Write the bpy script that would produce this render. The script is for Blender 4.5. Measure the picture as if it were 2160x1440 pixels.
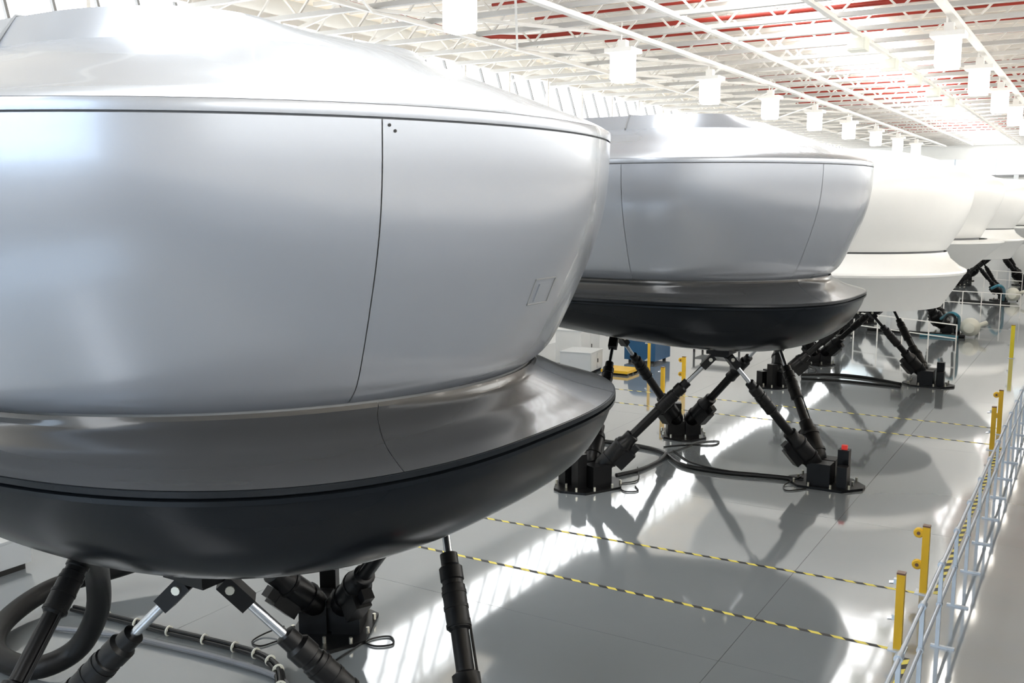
import bpy, bmesh, math, random
from mathutils import Vector, Matrix
random.seed(7)
R_ = math.radians
scene = bpy.context.scene
for o in list(bpy.data.objects): bpy.data.objects.remove(o)
COL = scene.collection

# ------------------------------------------------------------------ camera
F_PX, CAM_H = 2080.0, 5.2
PITCH = math.atan(290 / 2080); YAW = R_(30.9)
cam_d = bpy.data.cameras.new('camera'); cam = bpy.data.objects.new('camera', cam_d)
COL.objects.link(cam); scene.camera = cam
cam_d.sensor_width = 36; cam_d.lens = F_PX / 2160 * 36
cam_d.clip_start = .05; cam_d.clip_end = 500
cam.location = (0, 0, CAM_H)
cam.rotation_euler = (math.pi / 2 - PITCH, 0, YAW)

# ------------------------------------------------------------------ world, exposure
w = bpy.data.worlds.new('sky'); scene.world = w; w.use_nodes = True
bg = w.node_tree.nodes['Background']; bg.inputs[0].default_value = (.93, .96, 1, 1); bg.inputs[1].default_value = 1.0
vs = scene.view_settings
vs.view_transform = 'Standard'; vs.look = 'None'; vs.gamma = 1; vs.exposure = 0.65; vs.use_curve_mapping = False
SKYLIGHT_E, WINDOW_E, WINDOW_R_E, WINDOW_B_E, LAMP_E = 4.2, 2.6, 4.6, 3.4, 6.5

# ------------------------------------------------------------------ pixel -> place (for floor positions)
fw = Vector((-math.sin(YAW) * math.cos(PITCH), math.cos(YAW) * math.cos(PITCH), -math.sin(PITCH)))
rt = Vector((math.cos(YAW), math.sin(YAW), 0)); upv = rt.cross(fw)
def at(x, y, z=0.0):
    d = fw * F_PX + rt * (x - 1080) + upv * (720 - y)
    t = (z - CAM_H) / d.z
    return Vector((d.x * t, d.y * t, z))

# ------------------------------------------------------------------ materials
def mat(name, col, rough=.5, metal=0, coat=0, emit=None, estr=0, noise=0, nscale=3.0, spec=.5, bump=0, rnoise=0, ior=1.5, coat_rough=.05):
    m = bpy.data.materials.new(name); m.use_nodes = True
    nt = m.node_tree; b = nt.nodes['Principled BSDF']
    b.inputs['Base Color'].default_value = (*col, 1); b.inputs['Roughness'].default_value = rough
    b.inputs['Metallic'].default_value = metal; b.inputs['Coat Weight'].default_value = coat
    b.inputs['Coat Roughness'].default_value = coat_rough
    b.inputs['Specular IOR Level'].default_value = spec; b.inputs['IOR'].default_value = ior
    if emit:
        b.inputs['Emission Color'].default_value = (*emit, 1); b.inputs['Emission Strength'].default_value = estr
    if noise or bump or rnoise:
        tc = nt.nodes.new('ShaderNodeTexCoord'); n = nt.nodes.new('ShaderNodeTexNoise')
        n.inputs['Scale'].default_value = nscale; n.inputs['Detail'].default_value = 6
        nt.links.new(tc.outputs['Object'], n.inputs['Vector'])
        if noise:
            mx = nt.nodes.new('ShaderNodeMix'); mx.data_type = 'RGBA'
            mx.inputs[6].default_value = (*[c * (1 - noise) for c in col], 1); mx.inputs[7].default_value = (*[min(1, c * (1 + noise)) for c in col], 1)
            nt.links.new(n.outputs['Fac'], mx.inputs[0]); nt.links.new(mx.outputs[2], b.inputs['Base Color'])
        if rnoise:
            mr = nt.nodes.new('ShaderNodeMapRange'); mr.inputs[1].default_value = .3; mr.inputs[2].default_value = .7
            mr.inputs[3].default_value = max(0.02, rough - rnoise); mr.inputs[4].default_value = rough + rnoise
            nt.links.new(n.outputs['Fac'], mr.inputs[0]); nt.links.new(mr.outputs[0], b.inputs['Roughness'])
        if bump:
            bp = nt.nodes.new('ShaderNodeBump'); bp.inputs['Strength'].default_value = bump; bp.inputs['Distance'].default_value = .02
            nt.links.new(n.outputs['Fac'], bp.inputs['Height']); nt.links.new(bp.outputs['Normal'], b.inputs['Normal'])
    return m
def stripe_mat(name, c1, c2, freq):
    m = mat(name, c1, .5); nt = m.node_tree; b = nt.nodes['Principled BSDF']
    tc = nt.nodes.new('ShaderNodeTexCoord'); wv = nt.nodes.new('ShaderNodeTexWave'); wv.wave_type = 'BANDS'; wv.bands_direction = 'DIAGONAL'
    wv.inputs['Scale'].default_value = freq
    cr = nt.nodes.new('ShaderNodeValToRGB'); cr.color_ramp.interpolation = 'CONSTANT'
    cr.color_ramp.elements[0].color = (*c1, 1); cr.color_ramp.elements[1].color = (*c2, 1); cr.color_ramp.elements[1].position = .5
    nt.links.new(tc.outputs['Object'], wv.inputs['Vector']); nt.links.new(wv.outputs['Fac'], cr.inputs[0]); nt.links.new(cr.outputs[0], b.inputs['Base Color'])
    return m
M = dict(
    grey=mat('grey_gloss_paint', (.34, .36, .395), .26, metal=.5, coat=.3, nscale=.8, noise=.015),
    dark=mat('charcoal_gloss_paint', (.006, .0075, .0095), .22, spec=.2, nscale=.8, noise=.04),
    skirt=mat('mid_grey_gloss_paint', (.032, .033, .034), .2, spec=.45, coat=.15, nscale=.8, noise=.03),
    white=mat('white_paint', (.76, .76, .74), .4, coat=.2, noise=.02),
    seam=mat('seam_gasket', (.17, .175, .18), .6),
    black=mat('black_metal', (.004, .004, .0042), .36, spec=.25, noise=.2, nscale=8),
    blackrub=mat('black_rubber', (.004, .004, .004), .45, spec=.25, noise=.2, nscale=5),
    chrome=mat('steel_rod', (.55, .57, .6), .22, metal=1, noise=.1, nscale=10),
    steel=mat('galvanised_steel', (.55, .6, .66), .35, metal=.5, noise=.08, nscale=6),
    bolt=mat('zinc_bolt', (.6, .58, .5), .3, metal=.9, noise=.1),
    floor=mat('grey_epoxy_floor', (.235, .257, .27), .07, coat=.8, coat_rough=.05, rnoise=.02, nscale=.7, noise=.06, ior=2.0, bump=.014),
    joint=mat('floor_joint', (.06, .06, .06), .8, noise=.2),
    wall=mat('white_wall', (.78, .78, .76), .7, noise=.03),
    wall_r=mat('pale_grey_wall', (.74, .75, .77), .7, noise=.03),
    deck=mat('cream_roof_deck', (.80, .71, .58), .7, noise=.12, nscale=.8),
    beam=mat('grey_truss_paint', (.50, .49, .47), .5, noise=.05),
    beamw=mat('white_truss_paint', (.82, .80, .76), .5, noise=.05),
    red=mat('red_pipe_paint', (.36, .03, .015), .45, noise=.25, nscale=2),
    lampw=mat('lamp_housing', (.85, .84, .8), .5, emit=(1, .95, .86), estr=LAMP_E, noise=.02),
    lampg=mat('lamp_glow', (.9, .9, .9), .5, emit=(1, .96, .88), estr=LAMP_E),
    sky=mat('skylight_glazing', (.8, .85, .9), .4, emit=(.97, .985, 1), estr=SKYLIGHT_E),
    win=mat('window_glazing', (.8, .85, .9), .3, emit=(.95, .98, 1), estr=WINDOW_E),
    winr=mat('gallery_window_glazing', (.8, .85, .9), .3, emit=(1, .98, .93), estr=WINDOW_R_E),
    winbk=mat('back_window_glazing', (.8, .85, .9), .3, emit=(.60, .78, 1), estr=WINDOW_B_E),
    winb=mat('blue_tint_glass', (.5, .58, .62), .15, emit=(.72, .80, .84), estr=.5),
    mull=mat('window_mullion', (.22, .22, .22), .5, noise=.1),
    yellow=mat('yellow_post_paint', (.80, .48, .02), .4, noise=.06),
    yellow2=mat('bright_yellow_post_paint', (.85, .70, .03), .4, noise=.06),
    brown=mat('sensor_eye', (.12, .04, .01), .3, noise=.1),
    tape=stripe_mat('hazard_tape', (.78, .66, .12), (.02, .02, .02), 2.3),
    blue=mat('blue_machine_paint', (.02, .10, .22), .4, noise=.1),
    hose=mat('teal_hose', (.02, .16, .22), .4, noise=.1),
    cream=mat('cream_enamel', (.75, .75, .66), .4, noise=.04),
    cab=mat('light_grey_cabinet', (.60, .62, .63), .45, noise=.03),
    redlamp=mat('red_beacon', (.7, .03, .02), .3, emit=(1, .05, .03), estr=.12),
    copper=mat('cable_sleeve', (.006, .006, .006), .35, spec=.3, noise=.3, nscale=12),
    greypipe=mat('grey_conduit', (.16, .165, .18), .35, noise=.1, nscale=6),
)

# ------------------------------------------------------------------ mesh helpers
class MB:
    def __init__(s): s.v, s.f = [], []
    def add(s, v, f):
        o = len(s.v); s.v += [tuple(p) for p in v]; s.f += [tuple(i + o for i in q) for q in f]; return s
    def box(s, c, d, rot=None):
        c = Vector(c); x, y, z = [q / 2 for q in d]
        v = [Vector((i * x, j * y, k * z)) for k in (-1, 1) for j in (-1, 1) for i in (-1, 1)]
        if rot: v = [rot @ p for p in v]
        return s.add([p + c for p in v], [(0, 2, 3, 1), (4, 5, 7, 6), (0, 1, 5, 4), (2, 6, 7, 3), (0, 4, 6, 2), (1, 3, 7, 5)])
    def bar(s, a, b, wd, h=None, up=(0, 0, 1)):
        a, b = Vector(a), Vector(b); h = h or wd; d = (b - a); L = d.length; d.normalize()
        u = Vector(up)
        if abs(d.dot(u)) > .98: u = Vector((1, 0, 0))
        sx = d.cross(u).normalized(); sy = sx.cross(d)
        m = Matrix((sx, d, sy)).transposed()
        return s.box((a + b) / 2, (wd, L, h), m)
    def lathe(s, a, b, prof, n=16):
        """prof: (distance along a->b in metres, radius)"""
        a, b = Vector(a), Vector(b); d = (b - a).normalized()
        u = d.orthogonal().normalized(); q = d.cross(u); vs_, fs = [], []
        for t, r in prof:
            for i in range(n):
                an = 2 * math.pi * i / n
                vs_.append(a + d * t + (u * math.cos(an) + q * math.sin(an)) * r)
        for k in range(len(prof) - 1):
            for i in range(n):
                j = (i + 1) % n
                fs.append((k * n + i, k * n + j, (k + 1) * n + j, (k + 1) * n + i))
        fs.append(tuple(range(n - 1, -1, -1))); e = (len(prof) - 1) * n; fs.append(tuple(e + i for i in range(n)))
        return s.add(vs_, fs)
    def cyl(s, a, b, r, n=14):
        L = (Vector(b) - Vector(a)).length
        return s.lathe(a, b, [(0, r), (L, r)], n)
    def tube(s, pts, r, n=8, closed=False):
        pts = [Vector(p) for p in pts]; vs_, fs = [], []; N = len(pts); pu = None
        for k in range(N):
            if closed: d = pts[(k + 1) % N] - pts[k - 1]
            else: d = pts[min(k + 1, N - 1)] - pts[max(k - 1, 0)]
            d.normalize()
            u = (pu - d * pu.dot(d)) if pu else d.orthogonal()
            u.normalize(); pu = u; q = d.cross(u)
            for i in range(n):
                an = 2 * math.pi * i / n; vs_.append(pts[k] + (u * math.cos(an) + q * math.sin(an)) * r)
        for k in range(N if closed else N - 1):
            for i in range(n):
                j = (i + 1) % n; k2 = (k + 1) % N
                fs.append((k * n + i, k * n + j, k2 * n + j, k2 * n + i))
        if not closed:
            fs.append(tuple(range(n - 1, -1, -1))); fs.append(tuple((N - 1) * n + i for i in range(n)))
        return s.add(vs_, fs)
    def mesh(s, name, material, smooth=35):
        me = bpy.data.meshes.new(name); me.from_pydata(s.v, [], s.f)
        me.materials.append(material); me.update()
        bm = bmesh.new(); bm.from_mesh(me); bmesh.ops.recalc_face_normals(bm, faces=bm.faces); bm.to_mesh(me); bm.free()
        if smooth:
            me.shade_smooth(); me.set_sharp_from_angle(angle=R_(smooth))
        return me
    def build(s, name, material, parent=None, smooth=35):
        return link(name, s.mesh(name, material, smooth), parent)
def link(name, me, parent=None, loc=(0, 0, 0), rz=0):
    o = bpy.data.objects.new(name, me); COL.objects.link(o); o.location = loc; o.rotation_euler = (0, 0, rz); o.parent = parent
    return o
def tag(o, label, cat, group=None, kind=None):
    if label: o['label'] = label
    if cat: o['category'] = cat
    if group: o['group'] = group
    if kind: o['kind'] = kind
    return o
def empty(name, loc=(0, 0, 0), rz=0):
    o = bpy.data.objects.new(name, None); COL.objects.link(o); o.location = loc; o.rotation_euler = (0, 0, rz); o.empty_display_size = .3
    return o
def struct(o, label=None):
    o['kind'] = 'structure'
    if label: o['label'] = label
    return o
def copy_tree(o, parent=None):
    c = o.copy(); COL.objects.link(c); c.parent = parent
    for ch in list(o.children): copy_tree(ch, c)
    return c
def spline(pts, n=8, closed=False):
    pts = [Vector(p) for p in pts]; out = []; N = len(pts)
    for k in range(N if closed else N - 1):
        if closed: p0, p1, p2, p3 = pts[k - 1], pts[k], pts[(k + 1) % N], pts[(k + 2) % N]
        else: p0, p1, p2, p3 = pts[max(k - 1, 0)], pts[k], pts[k + 1], pts[min(k + 2, N - 1)]
        for i in range(n):
            t = i / n
            out.append(.5 * ((2 * p1) + (p2 - p0) * t + (2 * p0 - 5 * p1 + 4 * p2 - p3) * t * t + (3 * p1 - p0 - 3 * p2 + p3) * t ** 3))
    if not closed: out.append(pts[-1])
    return out

# ------------------------------------------------------------------ the hall
XL, XR, YB, YF, ZR = -17.6, 9.0, -12.0, 78.0, 10.15
# floor slabs with recessed joints
XJ = [XL, -9.5, -3.47, 2.6, XR]; YJ = [YB, -1.6, 4.4, 10.42, 16.4, 22.4, 28.4, 40.4, 52.4, 64.4, YF]
base = struct(MB().box(((XL + XR) / 2, (YB + YF) / 2, -.11), (XR - XL, YF - YB, .2)).build('floor', M['joint'], smooth=0), 'grey glossy epoxy floor of the simulator hall')
for i in range(len(XJ) - 1):
    for j in range(len(YJ) - 1):
        g = .006
        MB().box(((XJ[i] + XJ[i + 1]) / 2, (YJ[j] + YJ[j + 1]) / 2, -.006), (XJ[i + 1] - XJ[i] - g, YJ[j + 1] - YJ[j] - g, .012)).build('floor_slab', M['floor'], base, 0)
# gallery the picture is taken from
struct(MB().box((4.75, (YB + YF) / 2, 3.42), (8.5, YF - YB, .3)).build('floor_gallery', M['wall_r'], smooth=0))
struct(MB().box((3.6, (YB + YF) / 2, 1.63), (.2, YF - YB, 3.26)).build('wall_gallery', M['wall_r'], smooth=0))
# walls
struct(MB().box((XL - .1, (YB + YF) / 2, 3.4), (.2, YF - YB, 6.8)).build('wall_left', M['wall'], smooth=0))
struct(MB().box((XR + .1, (YB + YF) / 2, 3.3), (.2, YF - YB, 6.6)).build('wall_right', M['wall_r'], smooth=0))
struct(MB().box(((XL + XR) / 2, YB - .1, ZR / 2), (XR - XL + .6, .2, ZR)).build('wall_back', M['wall_r'], smooth=0))
w5 = struct(empty('window_5', (-9, YB, 4.2)))
for k in range(10):
    for j in range(3):
        MB().box((-7.2 + 1.6 * k, .06, .8 + 1.6 * j), (1.5, .04, 1.5)).build('pane', M['winbk'], w5, 0)
MB().box((0, .03, 2.4), (16.2, .04, 5.0)).build('window_frame', M['mull'], w5, 0)
# far wall with a window band
wf = struct(MB().box(((XL + XR) / 2, YF + .1, 3.6), (XR - XL + .6, .2, 7.2)).build('wall_far', M['wall'], smooth=0))
MB().box(((XL + XR) / 2, YF + .1, 9.3), (XR - XL + .6, .2, 1.9)).build('upper_wall', M['wall'], wf, 0)
w2 = struct(empty('window_2', ((XL + XR) / 2, YF, 7.2)))
for k in range(10):
    x = XL + (k + .5) * (XR - XL) / 10 - (XL + XR) / 2
    MB().box((x, .08, .6), ((XR - XL) / 10 - .08, .04, 1.1)).build('pane', M['winb'], w2, 0)
    MB().box((x + (XR - XL) / 20, .05, .58), (.08, .1, 1.16)).build('mullion', M['steel'], w2, 0)
struct(MB().box(((XL + XR) / 2, YF - .08, 7.15), (XR - XL, .14, .16)).build('trim_1', M['mull'], smooth=0))
struct(MB().box(((XL + XR) / 2, YF - .15, 9.52), (XR - XL, .25, .22)).build('trim_2', M['mull'], smooth=0))
for x in (-13.5, -5.6, 2.3):
    tag(MB().box((x, YF - .3, 3.6), (.3, .3, 7.2)).build('wall_column', M['cab'], smooth=0), {-13.5: 'grey column against the far wall behind the farthest simulator', -5.6: 'grey column under the blue window band of the far wall', 2.3: 'grey column of the far wall near its right corner'}[x], 'column')
# roof deck (two sides of the skylight)
SX0, SX1 = -8.3, -5.5
ceil = struct(MB().box(((XL + SX0) / 2, (YB + YF) / 2, ZR + .1), (SX0 - XL, YF - YB, .2)).box(((SX1 + XR) / 2, (YB + YF) / 2, ZR + .1), (XR - SX1, YF - YB, .2)).build('ceiling', M['deck'], smooth=0), 'cream roof deck on rows of lattice trusses')
# skylight
w3 = struct(empty('window_3', ((SX0 + SX1) / 2, 0, ZR)))
pm = MB().box((0, 0, .12), (SX1 - SX0, 2.94, .05)).mesh('pane', M['sky'], 0)
bmh = MB().box((0, 0, .08), (SX1 - SX0, .06, .1)).mesh('glazing_bar', M['beamw'], 0)
for k in range(30):
    y = YB + 1.5 + 3 * k
    link('pane', pm, w3, (0, y, 0)); link('glazing_bar', bmh, w3, (0, y + 1.5, 0))
# left clerestory: glazing leaning in under the eave
def clerestory(name, xt, zt, xb, zb, glazing, sgn):
    wd = struct(empty(name, (xb, 0, zb)))
    top = Vector((xt - xb, 0, zt - zb)); L = top.length; ang = math.atan2(top.x, top.z)
    rot = Matrix.Rotation(ang, 3, 'Y'); n = 90; st = (YF - YB) / n
    pane = MB().box((top.x / 2, 0, top.z / 2), (.03, st - .05, L), rot).mesh('pane', glazing, 0)
    mu = MB().box((top.x / 2 + .04 * sgn, 0, top.z / 2), (.10, .06, L), rot).mesh('mullion', M['mull'], 0)
    for k in range(n):
        link('pane', pane, wd, (0, YB + (k + .5) * st, 0)); link('mullion', mu, wd, (0, YB + k * st, 0))
    MB().box((top.x * .52 + .05 * sgn, (YB + YF) / 2, top.z * .52), (.07, YF - YB, .06)).build('transom', M['beamw'], wd, 0)
    return wd
clerestory('window_1', -17.4, 9.45, -16.6, 6.8, M['win'], 1)
clerestory('window_4', XR, 9.6, XR - .3, 6.6, M['winr'], -1)
struct(MB().box((-17.1, (YB + YF) / 2, 6.72), (1.1, YF - YB, .16)).build('trim_3', M['beamw'], smooth=0))
struct(MB().box((-17.1, (YB + YF) / 2, 9.5), (.2, YF - YB, .16)).build('trim_4', M['beamw'], smooth=0))
struct(MB().box((XL - .1, (YB + YF) / 2, 9.85), (.2, YF - YB, .7)).build('trim_5', M['wall'], smooth=0))
struct(MB().box((XR + .1, (YB + YF) / 2, 9.9), (.2, YF - YB, .7)).build('trim_6', M['wall_r'], smooth=0))

# lattice trusses across the hall
TY = [9 + 2.0 * k for k in range(35)]
ZL, ZU = 9.32, 9.98
xs0, xs1 = -17.0, 8.8; nb = 20; st = (xs1 - xs0) / nb
chord = MB().box(((xs0 + xs1) / 2, 0, ZL), (xs1 - xs0, .13, .10)).mesh('lower_chord', M['beam'], 0)
chordu = MB().box(((xs0 + xs1) / 2, 0, ZU + .05), (xs1 - xs0, .12, .10)).mesh('upper_chord', M['beamw'], 0)
webA = MB().bar((0, 0, ZL), (st / 2, 0, ZU), .045).mesh('web', M['beamw'], 0)
webB = MB().bar((st / 2, 0, ZU), (st, 0, ZL), .045).mesh('web', M['beamw'], 0)
allw = MB()
for k in range(nb):
    allw.bar((xs0 + k * st, 0, ZL), (xs0 + (k + .5) * st, 0, ZU), .045); allw.bar((xs0 + (k + .5) * st, 0, ZU), (xs0 + (k + 1) * st, 0, ZL), .045)
allw_m = allw.mesh('web', M['beamw'], 0)
purl = MB().box(((xs0 + xs1) / 2, 0, ZR - .08), (xs1 - xs0, .07, .14)).mesh('purlin', M['beamw'], 0)
for i, y in enumerate(TY):
    t = empty('roof_truss', (0, y, 0)); t.parent = ceil
    link('lower_chord', chord, t); link('upper_chord', chordu, t)
    if 4 <= i < 14:
        for k in range(nb):
            if xs0 + k * st < 1.0:
                link('web', webA, t, (xs0 + k * st, 0, 0)); link('web', webB, t, (xs0 + k * st, 0, 0))
    else:
        o = link('web', allw_m, t); o['kind'] = 'stuff'
    for dy in (.67, 1.33):
        link('purlin', purl, ceil, (0, y + dy, 0))
# lamp rails and bracing along the hall
for x, zz, wd in ((-10.1, 9.22, .16), (-3.15, 9.22, .16), (-13.6, 9.24, .1), (-8.35, 9.25, .12), (-5.45, 9.25, .12), (.9, 9.22, .1), (4, 9.22, .16)):
    MB().box((x, 40, zz), (wd, 72, .1)).build('rail_beam', M['beamw'], ceil, 0)
# slanted wind bracing in the roof plane
for k in range(11):
    y0 = 11 + 6 * k
    MB().bar((-13.6, y0, 9.26), (-10.1, y0 + 6, 9.26), .07).bar((-10.1, y0, 9.2), (-13.6, y0 + 6, 9.2), .05).build('wind_brace', M['beamw'], ceil, 0)
# knee braces at the eave
kb = MB().bar((-17.0, 0, 9.1), (-15.4, .9, 9.9), .08).bar((-17.0, 0, 9.5), (-17.0, 0, 7.6), .09).mesh('knee_brace', M['beamw'], 0)
for k in range(26): link('knee_brace', kb, ceil, (0, 10 + 2.6 * k, 0))
# red sprinkler pipes
def pipe(pts, r, label, m='red', group=None, nm='sprinkler_pipe'):
    o = MB().tube(pts, r, 10).build(nm, M[m]); tag(o, label, 'pipe', group); return o
zp = 9.52
pipe([(-14.6, 9.5, zp), (-14.5, 14, zp)] + spline([(-14.45, 20.6, zp), (-14.3, 21.9, zp - .05), (-13.8, 22.5, zp - .03), (-13.5, 23.1, zp + .02), (-13, 23.4, zp + .05)], 6) + [(8.5, 23.45, zp + .05)], .055, 'thick red sprinkler main bending under the roof above the nearest simulators')
for i in range(3, 30):
    y = TY[i] + 1.0
    if abs(y - 23.45) < 1.2 or y < 15: continue
    pipe([(-12.5, y, zp + .22), (6.5, y, zp + .22)], .035, 'thin red sprinkler branch pipe running across between roof trusses', group='sprinkler branch pipes under the roof')

# cream junction boxes along the skylight edge
jb = ['nearest the camera', 'second from the camera', 'third from the camera', 'fourth from the camera', 'fifth from the camera']
for k in range(5):
    y = 25.4 + 4 * k
    t = empty('junction_box', (-5.45, y, 9.0)); tag(t, f'cream junction box under the right skylight edge, {jb[k]}', 'box', 'junction boxes along the skylight')
    MB().box((0, 0, 0), (.42, .5, .28)).build('body', M['cream'], t, 0); MB().box((0, -.255, 0), (.36, .02, .22)).build('cover', M['cream'], t, 0)
    MB().cyl((0, 0, .14), (0, 0, .22), .03, 8).build('conduit_stub', M['beamw'], t)
# high bay lamps
def lamp(loc, label):
    t = empty('high_bay_lamp', loc); tag(t, label, 'lamp', 'high bay lamps under the roof')
    MB().box((0, 0, 0), (.48, .42, .60)).build('housing', M['lampw'], t)
    MB().box((0, 0, .36), (.70, .62, .10)).box((0, 0, .50), (.2, .2, .22)).build('top_plate', M['beamw'], t)
    MB().box((0, 0, -.335), (.44, .38, .05)).build('diffuser', M['lampg'], t)
    MB().cyl((-.05, 0, .6), (-.05, 0, 1.02), .02, 8).build('hanger', M['beamw'], t)
    return t
nm = ['nearest', 'second', 'third', 'fourth', 'fifth', 'sixth', 'seventh', 'eighth', 'ninth']
for k in range(9): lamp((-10.1 - (.35 if k == 0 else 0), 15.6 + 6.0 * k + (.4 if k else 0), 8.68 if k == 0 else 8.42), f'white box lamp, {nm[k]} in the left lamp row counted from the camera')
for k in range(5): lamp((4.0, 5.7 + 6.05 * k, 8.45), f'white box lamp, {nm[k]} in the lamp row over the gallery')
for k in range(8): lamp((-3.2, 23.7 + 6.05 * k, 8.45), f'white box lamp, {nm[k]} in the right lamp row beside the skylight')

# ------------------------------------------------------------------ flight simulators
PHI = sorted(set([-90 + 2.5 * k for k in range(73)]))
GAP = .075
SEAMS = [-87, -28.5, 28.5, 87]
for sdeg in SEAMS: PHI += [sdeg - GAP, sdeg + GAP]
SK = [-24, 24]
for sdeg in SK: PHI += [sdeg - GAP, sdeg + GAP]
PHI = sorted(p for p in PHI if not any(abs(p - q) < 1e-6 for q in []))
def outline(r, R, Lb, wq=0.0):
    """closed plan outline, counted from rear centre round the near side, nose, far side; wq squares the nose off"""
    ax, by, ne = r * (1 - .03 * wq), r * (1 - .115 * wq), 2 + .8 * wq
    b = Lb - (R - r); b = max(b, .05); c = min(.8, b * .5, by * .5); half = []
    for k in range(3): half.append((-b, -(by - c) * k / 3))
    for k in range(7):
        a = R_(180 + 90 * k / 6); half.append((-b + c + c * math.cos(a), -(by - c) + c * math.sin(a)))
    for k in range(1, 6): half.append(((-b + c) * (1 - k / 6), -by))
    def se(p):
        cc, ss = math.cos(R_(p)), math.sin(R_(p)); ss_ = 1 if ss >= 0 else -1
        return (ax * max(cc, 0) ** (2 / ne), by * ss_ * abs(ss) ** (2 / ne))
    pts = half + [se(p) for p in PHI] + [(x, -y) for x, y in reversed(half[1:])]
    return pts
SQ = lambda z, z0=3.52, z1=3.80: max(0.0, min(1.0, (z1 - z) / (z1 - z0)))
N0 = 15; NCOL = N0 + len(PHI) + 14
def col_of(phi): return N0 + min(range(len(PHI)), key=lambda i: abs(PHI[i] - phi))
def loft(prof, R, Lb, cx, c0=None, c1=None, cap_lo=False, cap_hi=False, dz=0.0, sq=False, cy=0.0, rise=0.0):
    mb = MB(); closed = c0 is None
    cols = list(range(NCOL)) if closed else list(range(c0, c1 + 1)); n = len(cols)
    for r, z in prof:
        o = outline(r, R, Lb, SQ(z) if sq else 0)
        mb.v += [(o[c][0] + cx, o[c][1] + cy, z + dz + rise * (3.5 - max(-2.5, o[c][0])) ** 2 / 6.5 * max(0, 3.4 - z)) for c in cols]
    for k in range(len(prof) - 1):
        for i in range(n if closed else n - 1):
            j = (i + 1) % n
            mb.f.append((k * n + i, k * n + j, (k + 1) * n + j, (k + 1) * n + i))
    if cap_lo: mb.f.append(tuple(range(n - 1, -1, -1)))
    if cap_hi: mb.f.append(tuple((len(prof) - 1) * n + i for i in range(n)))
    return mb
def smooth_prof(pts, n=5):
    return [(p.x, p.y) for p in spline([(a, b, 0) for a, b in pts], n)]

def base_mount(root, loc, ang, beacon=False):
    """floor plate with bearing block; ang points outwards"""
    t = MB(); hexa = [(.62 * math.cos(R_(a)), .62 * math.sin(R_(a))) for a in (10, 50, 130, 170, 190, 230, 310, 350)]
    hexa = [(x * (1.15 if abs(x) > .5 else 1), y) for x, y in hexa]
    nn = len(hexa); t.v = [(x, y, 0) for x, y in hexa] + [(x, y, .045) for x, y in hexa]
    t.f = [tuple(range(nn - 1, -1, -1)), tuple(range(nn, 2 * nn))] + [(i, (i + 1) % nn, nn + (i + 1) % nn, nn + i) for i in range(nn)]
    p = t.build('base_plate', M['black'], root, 0); p.location = loc; p.rotation_euler = (0, 0, ang)
    bl = MB().box((-.05, -.2, .25), (.42, .34, .42)).box((-.05, .2, .25), (.42, .34, .42)).box((-.05, 0, .2), (.3, .1, .3)).build('bearing_block', M['black'], p, 0)
    bm_ = MB().cyl((0, 0, .045), (0, 0, .12), .022, 8).mesh('bolt', M['bolt'], 0)
    for k, (x, y) in enumerate(((.5, .32), (.5, 0), (.5, -.32), (-.5, .32), (-.5, 0), (-.5, -.32), (.2, .46), (.2, -.46), (-.2, .46), (-.2, -.46))):
        link('bolt', bm_, p, (x, y, 0))
    MB().box((.30, .12, .36), (.2, .2, .64)).box((.36, -.22, .24), (.18, .22, .4)).build('motor_box', M['black'], p, 0)
    if beacon: MB().box((.30, .12, .72), (.1, .08, .08)).build('beacon', M['redlamp'], p)
    return p

def actuator(root, a, b, rodm='chrome', fat=1.0):
    a, b = Vector(a), Vector(b); L = (b - a).length; d = (b - a).normalized()
    f = fat
    leg = MB().lathe(a + d * .5, b, [(0, .085 * f), (L - 1.35, .085 * f)], 16).build('actuator_leg', M['black'], root)
    s = d.cross(Vector((0, 0, 1))).normalized(); up = s.cross(d)
    MB().lathe(a, b, [(.0, .07), (.12, .15 * f), (.2, .165 * f), (.75, .165 * f), (.8, .13 * f), (.95, .13 * f), (.97, .1 * f)], 16).build('motor_housing', M['black'], leg)
    MB().bar(a + d * .35 + up * -.2 + s * .03, a + d * .72 + up * -.2 + s * .03, .2, .2, tuple(up)).bar(a + d * .72 - up * .2, a + d * .86 - up * .2, .13, .13, tuple(up)).build('drive_motor', M['black'], leg)
    MB().lathe(a, b, [(.30, .185 * f), (.35, .185 * f)], 18).lathe(a, b, [(.66, .18 * f), (.70, .18 * f)], 18).build('flange', M['black'], leg)
    c0 = L - 1.42
    MB().lathe(a, b, [(c0, .09 * f), (c0 + .02, .108 * f), (c0 + .1, .113 * f), (c0 + .42, .113 * f), (c0 + .43, .1 * f), (c0 + .47, .1 * f), (c0 + .48, .113 * f), (c0 + .60, .113 * f), (c0 + .63, .085 * f), (c0 + .74, .085 * f), (c0 + .75, .05)], 18).build('collar', M['black'], leg)
    for q in (.03, .2, .34): MB().lathe(a, b, [(c0 + q, .119 * f), (c0 + q + .03, .119 * f)], 18).build('clamp_band', M['blackrub'], leg)
    MB().lathe(a, b, [(L - .9, .04), (L - .2, .04)], 14).build('rod', M[rodm], leg)
    MB().bar(a + d * (L - .3), a + d * (L - .02), .17, .13, tuple(up)).build('clevis', M['black'], leg, 0)
    MB().cyl(a + d * (L - .1) - s * .1, a + d * (L - .1) + s * .1, .035, 10).build('hinge_pin', M['bolt'], leg)
    # thin side conduit clipped along the tube
    q = s * .1 * f + up * .03
    MB().tube([a + d * .8 + q, a + d * (c0 + .1) + q], .012, 6).build('conduit', M['blackrub'], leg)
    return leg

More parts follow.
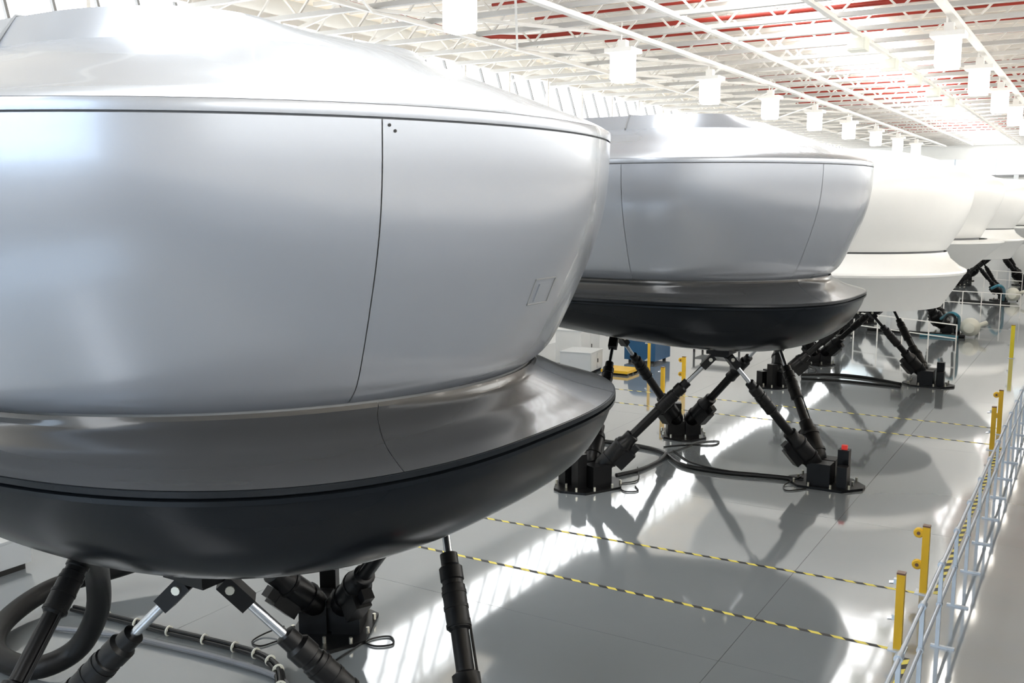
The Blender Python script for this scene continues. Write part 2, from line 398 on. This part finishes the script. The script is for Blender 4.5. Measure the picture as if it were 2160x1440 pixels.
BASES = dict(A=(-1.25, -2.4), B=(2.5, 0), C=(-1.25, 2.4))
TOPS = dict(T1=(.92, -1.48), T2=(1.0, 1.45), T3=(-1.85, 0))
def hexapod(root, ztop, rodm='chrome', fat=1.0, beacon=True):
    for k, (x, y) in BASES.items():
        base_mount(root, (x, y, 0), math.atan2(y, x), beacon and k == 'B')
    for bk, tk in (('A', 'T1'), ('B', 'T1'), ('B', 'T2'), ('C', 'T2'), ('C', 'T3'), ('A', 'T3')):
        bx, by = BASES[bk]; tx, ty = TOPS[tk]
        dv = Vector((tx - bx, ty - by)).normalized()
        tt = (Vector((bx, by)) - Vector((tx, ty))).normalized()
        actuator(root, (bx + dv.x * .15, by + dv.y * .15, .3), (tx + tt.x * .12, ty + tt.y * .12, ztop - .02), rodm, fat)
    for tk, (tx, ty) in TOPS.items():
        MB().box((tx, ty, ztop + .05), (.30, .30, .16)).box((tx, ty, ztop + .17), (.42, .42, .3)).build('joint_block', M['black'], root, 0)

WALL_P = [(2.80, 3.845), (2.97, 4.0), (3.13, 4.31), (3.28, 4.66), (3.37, 4.9), (3.44, 5.15), (3.485, 5.45), (3.5, 5.79)]
def sim_grey(name, dz, sc, cx, cy):
    root = empty(name); R, Lb = 3.5 * sc, 3.6
    def lf(prof, *a, **k): return loft([(r * sc, z) for r, z in prof], R, Lb, cx, *a, dz=dz, sq=True, cy=cy, rise=.085, **k)
    hexapod(root, 2.47 + dz)
    # lower shell
    bowl = smooth_prof([(1.7, 2.50), (2.1, 2.51), (2.5, 2.55), (2.9, 2.69), (3.22, 2.93), (3.40, 3.2), (3.475, 3.40)], 4)
    b = lf(bowl, cap_lo=True).build('lower_shell', M['dark'], root, 30)
    lf([(1.75, 2.51), (1.75, 2.47), (1.6, 2.46)], cap_lo=True).build('underframe', M['black'], b, 30)
    lf([(3.47, 3.40), (3.5, 3.405), (3.505, 3.44), (3.46, 3.447), (3.46, 3.457), (3.505, 3.464), (3.5, 3.50), (3.47, 3.505)]).build('lip_band', M['dark'], root, 20)
    sk = smooth_prof([(3.485, 3.505), (3.36, 3.54), (3.2, 3.585), (3.08, 3.63)], 4)[:-1] + smooth_prof([(3.07, 3.635), (2.95, 3.70), (2.86, 3.76), (2.82, 3.83)], 4)
    lf([(r - .02, z - .012) for r, z in sk]).build('skirt_core', M['seam'], root, 30)
    bounds = [(0, col_of(-24 - GAP)), (col_of(-24 + GAP), col_of(24 - GAP)), (col_of(24 + GAP), NCOL - 1)]
    for c0, c1 in bounds: lf(sk, c0, c1).build('skirt_panel', M['skirt'], root, 14)
    # barrel wall panels
    wall = smooth_prof(WALL_P, 4)
    lf([(2.76, 3.75)] + [(r - .025, z) for r, z in wall] + [(3.45, 5.83)]).build('wall_core', M['seam'], root, 30)
    cs = [0] + [c for s in SEAMS for c in (col_of(s - GAP), col_of(s + GAP))] + [NCOL - 1]
    for k in range(0, len(cs), 2): lf(wall, cs[k], cs[k + 1]).build('wall_panel', M['grey'], root, 30)
    # roof shoulder, cap in two pieces
    tr = [(3.46, 5.80), (3.5, 5.805), (3.505, 5.85), (3.50, 5.88)]
    lf(tr).build('trim_ring', M['grey'], root, 60)
    sh = [(3.49, 5.884)] + smooth_prof([(3.45, 5.91), (3.33, 5.965), (3.1, 6.05), (2.8, 6.165), (2.4, 6.31), (2.0, 6.46)], 4)
    lf(sh).build('roof_shoulder', M['grey'], root, 24)
    # cap: steep along the sides, gentle towards the nose
    def cap(c0, c1, nm_):
        mb = MB(); cols = list(range(c0, c1 + 1)); n = len(cols); rings = [(0, 6.55)] + [(t, None) for t in (.25, .5, .75, 1.0)]
        o0 = outline(2.0 * sc, R, Lb); o1 = outline(1.05 * sc, R, Lb)
        def side(c): 
            x, y = o0[c]; return max(0, min(1, abs(y) / (2.0 * sc))) if x > 0 else 1.0
        prof = []
        for t in (0, .2, .4, .6, .8, 1):
            for c in cols:
                q_ = max(0, min(1, (side(c) - .15) / .75)); s_ = q_ * q_ * (3 - 2 * q_); reach = .18 * s_ + 1.0 * (1 - s_)
                x = o0[c][0] + (o1[c][0] - o0[c][0]) * t * reach; y = o0[c][1] + (o1[c][1] - o0[c][1]) * t * reach
                s2_ = s_; h = .25 * (s2_ * t ** .95 + (1 - s2_) * (1 - (1 - t) ** 1.4))
                mb.v.append((x + cx, y + cy, 6.46 + h + dz))
        for k in range(5):
            for i in range(n - 1): mb.f.append((k * n + i, k * n + i + 1, (k + 1) * n + i + 1, (k + 1) * n + i))
        # domed top: inner rings shrink to the centre line
        last = [mb.v[5 * n + i] for i in range(n)]; prev = 5 * n
        for q, zz in ((.7, 6.735), (.35, 6.75), (0.0, 6.755)):
            st_ = len(mb.v)
            for (x, y, z) in last:
                xx = cx + (x - cx) * (q if x > cx else 1); mb.v.append((xx, cy + (y - cy) * q, zz + dz))
            for i in range(n - 1): mb.f.append((prev + i, prev + i + 1, st_ + i + 1, st_ + i))
            prev = st_
        return mb.build(nm_, M['grey'], root, 24)
    cap(0, NCOL - 1, 'roof_cap')
    # seam strip over the cap, just behind the centre
    sx = cx - .42
    MB().tube([(sx, y * sc + cy, z + dz - .07) for y, z in ((-2.01, 6.535), (-1.92, 6.66), (-1.825, 6.785), (-1.2, 6.81), (0, 6.83), (1.2, 6.81), (1.825, 6.785), (1.92, 6.66), (2.01, 6.535))], .018, 6).build('roof_seam', M['seam'], root)
    return root

def sim_white(name, cx, R, prof_skirt, prof_wall, prof_roof, legfat, box=False, ztop=2.25):
    root = empty(name); Lb = 3.6
    hexapod(root, ztop, 'black', legfat, False)
    sk = prof_skirt; loft(sk, R, Lb, cx, cap_lo=True).build('lower_skirt', M['white'], root, 30)
    loft([(prof_wall[0][0] - .06, prof_skirt[-1][1] - .05), (prof_wall[0][0] - .06, prof_wall[0][1] + .05)], R, Lb, cx).build('seam_gasket', M['seam'], root)
    loft(smooth_prof(prof_wall + prof_roof[1:], 5), R, Lb, cx, cap_hi=True).build('dome_shell', M['white'], root, 40)
    return root

CX = -6.6
cxg, DZ1 = -.45, -.06
s1 = sim_grey('flight_simulator', DZ1, 1.0, cxg, .28)
s1.location = (-6.59, 6.42, 0)
tag(s1, 'large glossy grey flight simulator nearest the camera, filling the left of the picture', 'simulator', 'flight simulators in a row')
s2 = sim_grey('flight_simulator', .06, .98, -.4, .02); s2.location = (-6.68, 18.42, 0)
tag(s2, 'grey flight simulator on black legs, second in the row, behind the nearest one', 'simulator', 'flight simulators in a row')
# details only the nearest one shows
def on_wall(phi, z, off=0):
    t = WALL_P; z -= DZ1
    for (r0, z0), (r1, z1) in zip(t, t[1:]):
        if z0 <= z <= z1: r = r0 + (r1 - r0) * (z - z0) / (z1 - z0) + off; break
    return Vector((cxg + r * math.cos(R_(phi)), .28 + r * math.sin(R_(phi)), z + DZ1))
hp, hz, hw, hh = 1.7, 4.52, 2.9, .1
pts = []
cr = [(-1, -1), (1, -1), (1, 1), (-1, 1)]
for k in range(4):
    (a0, b0), (a1, b1) = cr[k], cr[(k + 1) % 4]
    for q in range(6): pts.append(on_wall(hp + hw * (a0 + (a1 - a0) * q / 6), hz + hh * (b0 + (b1 - b0) * q / 6), .003))
ht = MB().tube(pts, .007, 6, closed=True).build('hatch_frame', M['seam'], s1)
v = [on_wall(hp - hw * .55, hz - hh * .8, .012), on_wall(hp + hw * .55, hz - hh * .8, .012), on_wall(hp + hw * .55, hz + hh * .6, .012), on_wall(hp - hw * .55, hz + hh * .6, .012)]
inn = [p - Vector((math.cos(R_(hp)), math.sin(R_(hp)), 0)) * .03 for p in v]
MB().add(v + inn, [(0, 1, 2, 3), (0, 4, 5, 1), (1, 5, 6, 2), (2, 6, 7, 3), (3, 7, 4, 0)]).build('hatch_latch', M['grey'], ht, 0)
for ph, z in ((-27.7, 5.695), (-27.05, 5.66)):
    a = on_wall(ph, z, -.01); b = on_wall(ph, z, .006); MB().cyl(a, b, .011, 8).build('screw', M['black'], s1)

PS3 = [(2.62, 2.28), (2.78, 2.30), (3.34, 3.22), (3.38, 3.25), (3.40, 3.31), (3.38, 3.36), (3.2, 3.45), (2.95, 3.66), (2.85, 3.86)]
PW3 = [(2.82, 3.91), (2.98, 4.15), (3.25, 4.65), (3.42, 5.2), (3.46, 5.6)]
PR3 = [(3.46, 5.6), (3.40, 5.9), (3.15, 6.15), (2.6, 6.4), (1.9, 6.6), (1.1, 6.72), (.4, 6.76), (.1, 6.765)]
s3 = sim_white('flight_simulator', -.08, 3.42, PS3, PW3, PR3, 1.0)
s3.location = (CX, 30.35, 0); tag(s3, 'white flight simulator with rounded dome, third in the row', 'simulator', 'flight simulators in a row')
PS4 = [(2.4, 2.7), (2.55, 2.72), (3.6, 3.72), (3.6, 3.80), (3.0, 3.84)]
PW4 = [(2.75, 3.9), (2.95, 4.3), (3.2, 4.8), (3.42, 5.3), (3.5, 5.7)]
PR4 = [(3.5, 5.7), (3.4, 6.0), (3.0, 6.3), (2.2, 6.6), (1.2, 6.75), (.2, 6.8)]
s4 = sim_white('flight_simulator', .7, 3.5, PS4, PW4, PR4, 1.5)
s4.location = (-7.65, 42.8, 0); tag(s4, 'white flight simulator with hopper shaped underside, fourth in the row', 'simulator', 'flight simulators in a row')
s5 = copy_tree(s3); s5.location = (-7.0, 59.6, 0); tag(s5, 'white flight simulator at the right picture edge, fifth in the row', 'simulator')
s6 = copy_tree(s4); s6.location = (-6.8, 71.5, 0); tag(s6, 'farthest white flight simulator, mostly hidden in front of the far wall', 'simulator')

# ------------------------------------------------------------------ hoses and cables
def cable(pts, r, label, m='copper', name='cable', n=8, cat='cable', group=None):
    o = MB().tube(spline(pts, 8), r, n).build(name, M[m]); tag(o, label, cat, group); return o
def fp(x, y, z): return at(x, y, z)
# big black air duct looping under the nearest simulator
duct_pts = [fp(330, 1172, .35), fp(250, 1198, .30), fp(110, 1240, .24), fp(10, 1310, .16), fp(-10, 1375, .14), fp(70, 1408, .14), fp(160, 1370, .3), fp(205, 1290, .8), fp(205, 1210, 1.4), fp(190, 1165, 1.9), fp(185, 1130, 2.35)]
o = MB().tube(spline(duct_pts, 10), .125, 18).build('air_duct', M['blackrub']); tag(o, 'thick black flexible air duct looping to the floor under the nearest simulator', 'hose')
# bundle with ties
bun = [fp(150, 1285, .04), fp(240, 1306, .04), fp(350, 1333, .04), fp(470, 1362, .04), fp(545, 1385, .05), fp(580, 1415, .05), fp(585, 1470, .05)]
bo = empty('cable_bundle', bun[3]); tag(bo, 'black cable bundle with light ties on the floor under the nearest simulator', 'cable')
sp = [p - bun[3] for p in spline(bun, 10)]
for k, (dx, dz) in enumerate(((0, 0), (.05, .0), (.025, .035))):
    MB().tube([p + Vector((dx, dx, dz)) for p in sp], .026, 8).build('cable', M['copper'], bo)
for k in range(8, len(sp) - 2, 6):
    d = (sp[k + 1] - sp[k - 1]).normalized(); c = sp[k] + Vector((.025, .025, .012))
    MB().lathe(c - d * .008, c + d * .008, [(0, .066), (.016, .066)], 14).build('cable_tie', M['cream'], bo)
cable([fp(90, 1322, .04), fp(240, 1338, .04), fp(350, 1360, .04), fp(480, 1392, .04), fp(590, 1430, .04), fp(620, 1480, .04)], .034, 'grey conduit lying beside the cable bundle under the nearest simulator', 'greypipe', 'conduit')
cable([fp(690, 1405, .02), fp(740, 1372, .015), fp(780, 1348, .015), fp(822, 1342, .015), fp(828, 1358, .015), fp(790, 1362, .015), fp(762, 1350, .015), fp(740, 1335, .015)], .012, 'thin black cable curled in a loop beside the rear base of the nearest simulator')
cable([fp(600, 1320, .1), fp(560, 1335, .03), fp(532, 1352, .015), fp(550, 1362, .015), fp(590, 1350, .015), fp(640, 1340, .02)], .01, 'thin black cable loop left of the rear base of the nearest simulator')
# second simulator
cable([fp(1225, 925, .04), fp(1310, 935, .04), fp(1370, 945, .04), fp(1405, 957, .04), fp(1440, 980, .04), fp(1520, 995, .04), fp(1620, 1004, .04), fp(1695, 1012, .04)], .045, 'thick black cable sagging over the floor between the front bases of the second simulator')
cable([fp(1300, 1002, .04), fp(1350, 990, .03), fp(1390, 972, .03), fp(1405, 957, .06)], .04, 'black cable joining the near left base of the second simulator to the main cable')
cable([fp(1405, 957, .03), fp(1440, 945, .02), fp(1480, 932, .015), fp(1515, 930, .015), fp(1505, 938, .015), fp(1450, 938, .015), fp(1400, 942, .015)], .014, 'thin black cable loop behind the second simulator on the floor')
cable([fp(1345, 985, .02), fp(1345, 1012, .02), fp(1310, 1020, .015), fp(1315, 1035, .015), fp(1345, 1035, .015), fp(1340, 1025, .015)], .012, 'thin black wire curled beside the near left base of the second simulator')
cable([fp(1690, 1005, .1), fp(1655, 1022, .02), fp(1660, 1034, .015), fp(1700, 1030, .015)], .012, 'thin wire loop at the front base of the second simulator')
cable([fp(1420, 950, .02), fp(1460, 975, .015), fp(1530, 992, .015), fp(1600, 999, .015)], .018, 'thin black cable following the thick cable of the second simulator')
# third simulator
cable([fp(1690, 790, .03), fp(1760, 790, .03), fp(1830, 797, .03), fp(1900, 810, .03)], .05, 'black cable on the floor between the bases of the third simulator')
cable([fp(1690, 798, .03), fp(1780, 803, .03), fp(1900, 816, .03)], .03, 'thinner black cable beside the main cable of the third simulator')
cable([fp(1700, 770, .02), fp(1720, 778, .02), fp(1715, 790, .02), fp(1690, 788, .02)], .02, 'small cable loop near the rear base of the third simulator')

# fourth / fifth: hydraulic lines, teal hoses, accumulators, white rails
def accumulator(loc, label, s=1.0):
    t = empty('accumulator', loc); tag(t, label, 'tank', 'pressure accumulators beside the far simulators')
    MB().lathe((0, 0, .38 * s), (0, 1, .38 * s), [(-.42 * s, .05 * s), (-.38 * s, .2 * s), (-.2 * s, .34 * s), (0, .38 * s), (.2 * s, .34 * s), (.38 * s, .2 * s), (.42 * s, .05 * s)], 18).build('vessel', M['cream'], t)
    MB().box((0, 0, .06 * s), (.4 * s, .4 * s, .12 * s)).build('foot', M['cab'], t, 0)
    MB().cyl((.3 * s, .2 * s, .45 * s), (.55 * s, .4 * s, .55 * s), .09 * s, 10).build('valve', M['cream'], t)
accumulator(at(2045, 710), 'white round accumulator tank on the floor by the fourth simulator')
accumulator(at(2135, 636), 'white round accumulator tank on the floor by the fifth simulator')
accumulator(at(2145, 598), 'white round accumulator tank by the farthest simulator', .9)
cable([fp(1830, 694, .06), fp(1900, 699, .06), fp(1960, 704, .06), fp(2035, 710, .06)], .07, 'black hydraulic line along the floor in front of the fourth simulator', 'blackrub', 'hydraulic_line')
cable([fp(1940, 706, .05), fp(1985, 708, .05), fp(2020, 711, .05)], .06, 'teal hydraulic hose on the floor by the fourth simulator', 'hose', 'hydraulic_hose')
cable([fp(1985, 672, .8), fp(2005, 660, 1.2), fp(2022, 668, 1.1), fp(2022, 690, .5), fp(2016, 700, .1)], .055, 'teal hydraulic hose arching over the front base of the fourth simulator', 'hose', 'hydraulic_hose')
cable([fp(1990, 680, .7), fp(2000, 664, 1.1), fp(2014, 668, 1.1), fp(2012, 690, .5)], .05, 'black hydraulic hose arching over the front base of the fourth simulator', 'blackrub', 'hydraulic_hose')
cable([fp(2026, 634, .05), fp(2080, 638, .05), fp(2130, 641, .05)], .08, 'black hydraulic line along the floor in front of the fifth simulator', 'blackrub', 'hydraulic_line')
cable([fp(2092, 608, 1.0), fp(2108, 602, 1.2), fp(2118, 612, .9), fp(2116, 632, .1)], .07, 'teal hydraulic hose arching over the front base of the fifth simulator', 'hose', 'hydraulic_hose')

def white_rail(p0, p1, label, n=4, h=1.0):
    p0, p1 = Vector(p0), Vector(p1); t = empty('guard_rail', p0); tag(t, label, 'railing', 'white guard rails by the far simulators'); d = p1 - p0
    for k in range(n + 1):
        p = d * (k / n); MB().box((p.x, p.y, h / 2), (.04, .04, h)).build('post', M['beamw'], t, 0)
    for z in (h, h * .52): MB().bar((0, 0, z), (d.x, d.y, z), .035).build('rail', M['beamw'], t, 0)
white_rail(at(1800, 712), at(2015, 745), 'thin white guard rail on the floor in front of the fourth simulator', 4)
white_rail(at(1990, 660), at(2150, 672), 'thin white guard rail in front of the fifth simulator', 4, 1.1)
white_rail(at(2075, 606), at(2155, 613), 'thin white guard rail in front of the farthest simulator', 3, 1.1)

# ------------------------------------------------------------------ floor tape
def tape(a, b, label, wd=.062):
    a, b = Vector(a), Vector(b); c = (a + b) / 2; d = b - a
    o = MB().box((0, 0, .001), (d.length, wd, .002)).build('hazard_tape', M['tape'], None, 0)
    o.location = (c.x, c.y, .001); o.rotation_euler = (0, 0, math.atan2(d.y, d.x)); tag(o, label, 'tape')
tape((-14, 11.72, 0), (-1.8, 11.76, 0), 'yellow and black striped floor tape ending at the nearest yellow post')
tape((-14, 13.2, 0), (-1.8, 13.72, 0), 'yellow and black striped floor tape ending at the second yellow post')
tape((-14, 23.4, 0), (-1.8, 23.4, 0), 'faint striped floor tape on the near side of the aisle before the third simulator')
tape((-14, 25.15, 0), (-1.8, 25.2, 0), 'faint striped floor tape on the far side of the aisle before the third simulator')
tape((-1.62, 7, 0), (-1.62, 11.6, 0), 'striped floor tape along the barrier before the first yellow post')
tape((-1.62, 13.8, 0), (-1.62, 23.2, 0), 'striped floor tape along the barrier beyond the second yellow post')

# ------------------------------------------------------------------ barrier on the right
BX, BH = -1.37, 1.02
br = empty('barrier', (BX, 12.1, 0)); tag(br, 'pale blue steel barrier with two rails along the walkway at the right', 'barrier')
post = MB().box((0, 0, BH / 2), (.045, .045, BH)).mesh('post', M['steel'], 0)
foot = MB().box((.06, 0, .012), (.26, .05, .024)).mesh('foot', M['steel'], 0)
clamp = MB().cyl((0, -.05, BH), (0, .05, BH), .042, 12).mesh('clamp', M['steel'])
clampm = MB().cyl((0, -.04, BH * .52), (0, .04, BH * .52), .036, 12).mesh('clamp', M['steel'])
yy = [7.9 + 1.4 * k - 12.1 for k in range(15)]
for y in yy:
    link('post', post, br, (0, y, 0)); link('foot', foot, br, (0, y, 0)); link('clamp', clamp, br, (0, y, 0)); link('clamp', clampm, br, (0, y, 0))
for y0, y1 in zip(yy, yy[1:]):
    for z in (BH, BH * .52): MB().cyl((0, y0 + .01, z), (0, y1 - .01, z), .022, 10).build('rail', M['steel'], br)

# yellow sensor posts
def sensor_post(loc, label, h=.92, side=-1, r=.045, domes=True, m='yellow', rz=0):
    t = empty('sensor_post', loc, rz); tag(t, label, 'post', 'yellow light barrier posts')
    MB().box((0, 0, h / 2 + .01), (r * 2, r * 2, h)).build('column', M[m], t, 0)
    MB().box((0, 0, h + .015), (r * 2.1, r * 2.1, .02)).build('cap', M['brown'], t, 0)
    MB().box((0, 0, .006), (.2, .2, .012)).build('foot_plate', M['steel'], t, 0)
    for z in (h * .9, h * .42):
        if domes:
            p = MB().lathe((-.095, .035, z), (-.095, -.2, z), [(0, .055), (.015, .068), (.055, .068), (.07, .055)], 16).build('reflector', M[m], t)
            MB().cyl((-.095, -.034, z), (-.095, -.044, z), .024, 10).build('eye', M['brown'], p, 0)
        else:
            p = MB().box((-.06, 0, z), (.04, .06, .06)).build('bracket', M['steel'], t, 0)
            MB().cyl((-.08, 0, z - .02), (-.13, 0, z - .03), .02, 8).build('eye', M['chrome'], p)
sensor_post((-1.76, 11.8, 0), 'yellow sensor post nearest the camera, with small metal brackets', domes=False)
sensor_post((-1.77, 13.77, 0), 'yellow sensor post with two round yellow reflectors, second from the camera')
pA = at(2097, 938); sensor_post((-1.76, 22.9, 0), 'shorter looking yellow sensor post farther along the barrier', domes=False)
sensor_post((-1.77, 24.6, 0), 'yellow sensor post with round reflectors farther along the barrier', h=1.0)
sensor_post((-9.71, 23.94, 0), 'yellow post under the second simulator, left of its rear base', h=.95, domes=False)
sensor_post((-10.11, 26.5, 0), 'yellow post with dark sensor dots seen under the second simulator', h=.85, domes=True)
sensor_post((-11.75, 27.82, 0), 'thin yellow post beside the blue machine under the second simulator', h=1.1, r=.035, domes=False)
sensor_post(at(2133, 755), 'bright yellow post standing alone far right beyond the barrier', h=1.12, r=.06, domes=False, m='yellow2')

# ------------------------------------------------------------------ things at the back of the hall
def cabinet(name, loc, size, label, m='cab', rz=0, legs=False):
    t = empty(name, loc, rz); tag(t, label, 'cabinet'); x, y, z = size
    MB().box((0, 0, .05), (x * .94, y * .94, .1)).build('plinth', M['black'], t, 0)
    MB().box((0, 0, .1 + (z - .1) / 2), (x, y, z - .1)).build('body', M[m], t, 0)
    MB().box((0, 0, z + .012), (x + .03, y + .03, .024)).build('top', M['cab'], t, 0)
    MB().box((x / 2 + .005, -y * .24, .1 + (z - .1) / 2), (.012, y * .44, (z - .1) * .86)).build('door', M[m], t, 0)
    d = MB().box((x / 2 + .005, y * .24, .1 + (z - .1) / 2), (.012, y * .44, (z - .1) * .86)).build('door', M[m], t, 0)
    MB().box((x / 2 + .02, y * .05, .1 + (z - .1) / 2), (.03, .02, .12)).build('handle', M['black'], d, 0)
    return t
cabinet('equipment_cabinet', (-13.9, 7.1, 0), (1.9, 2.1, .48), 'low light grey equipment cabinet on the floor at the left picture edge')
cabinet('equipment_cabinet', (-13.8, 27.3, 0), (1.0, 1.1, .66), 'grey equipment cabinet standing behind the second simulator', rz=.1)
tc = cabinet('control_box', (-14.6, 28.6, 0), (.9, 1.4, 1.15), 'white control box behind the grey cabinet at the back', 'white')
bm_ = empty('blue_machine', (-12.9, 30.4, 0)); tag(bm_, 'dark blue machine with rounded hood at the back behind the second simulator', 'machine')
MB().box((0, 0, .42), (1.1, 1.3, .66)).build('body', M['blue'], bm_, 0)
MB().lathe((-.5, 0, .74), (.5, 0, .74), [(0, .45), (.1, .5), (.9, .5), (1, .45)], 20).build('hood', M['blue'], bm_)
for x in (-.4, .4):
    for y in (-.5, .5): MB().cyl((x, y, 0), (x, y, .1), .06, 10).build('caster', M['black'], bm_)
pl = empty('yellow_pallet', at(1308, 786)); tag(pl, 'flat yellow pallet on the floor under the second simulator', 'pallet')
MB().box((0, 0, .10), (.9, .9, .08)).build('deck', M['yellow'], pl, 0)
for y in (-.36, 0, .36):
    MB().box((0, y, .03), (.88, .09, .06)).build('runner', M['black'], pl, 0)
tb = empty('work_bench', (-11.6, 33.6, 0)); tag(tb, 'low white workbench at the back between the second and third simulators', 'table')
MB().box((0, 0, .62), (1.5, 1.0, .06)).build('table_top', M['white'], tb, 0)
MB().box((0, 0, .25), (1.4, .9, .04)).build('shelf', M['black'], tb, 0)
for x in (-.68, .68):
    for y in (-.44, .44): MB().box((x, y, .3), (.06, .06, .6)).build('leg', M['black'], tb, 0)
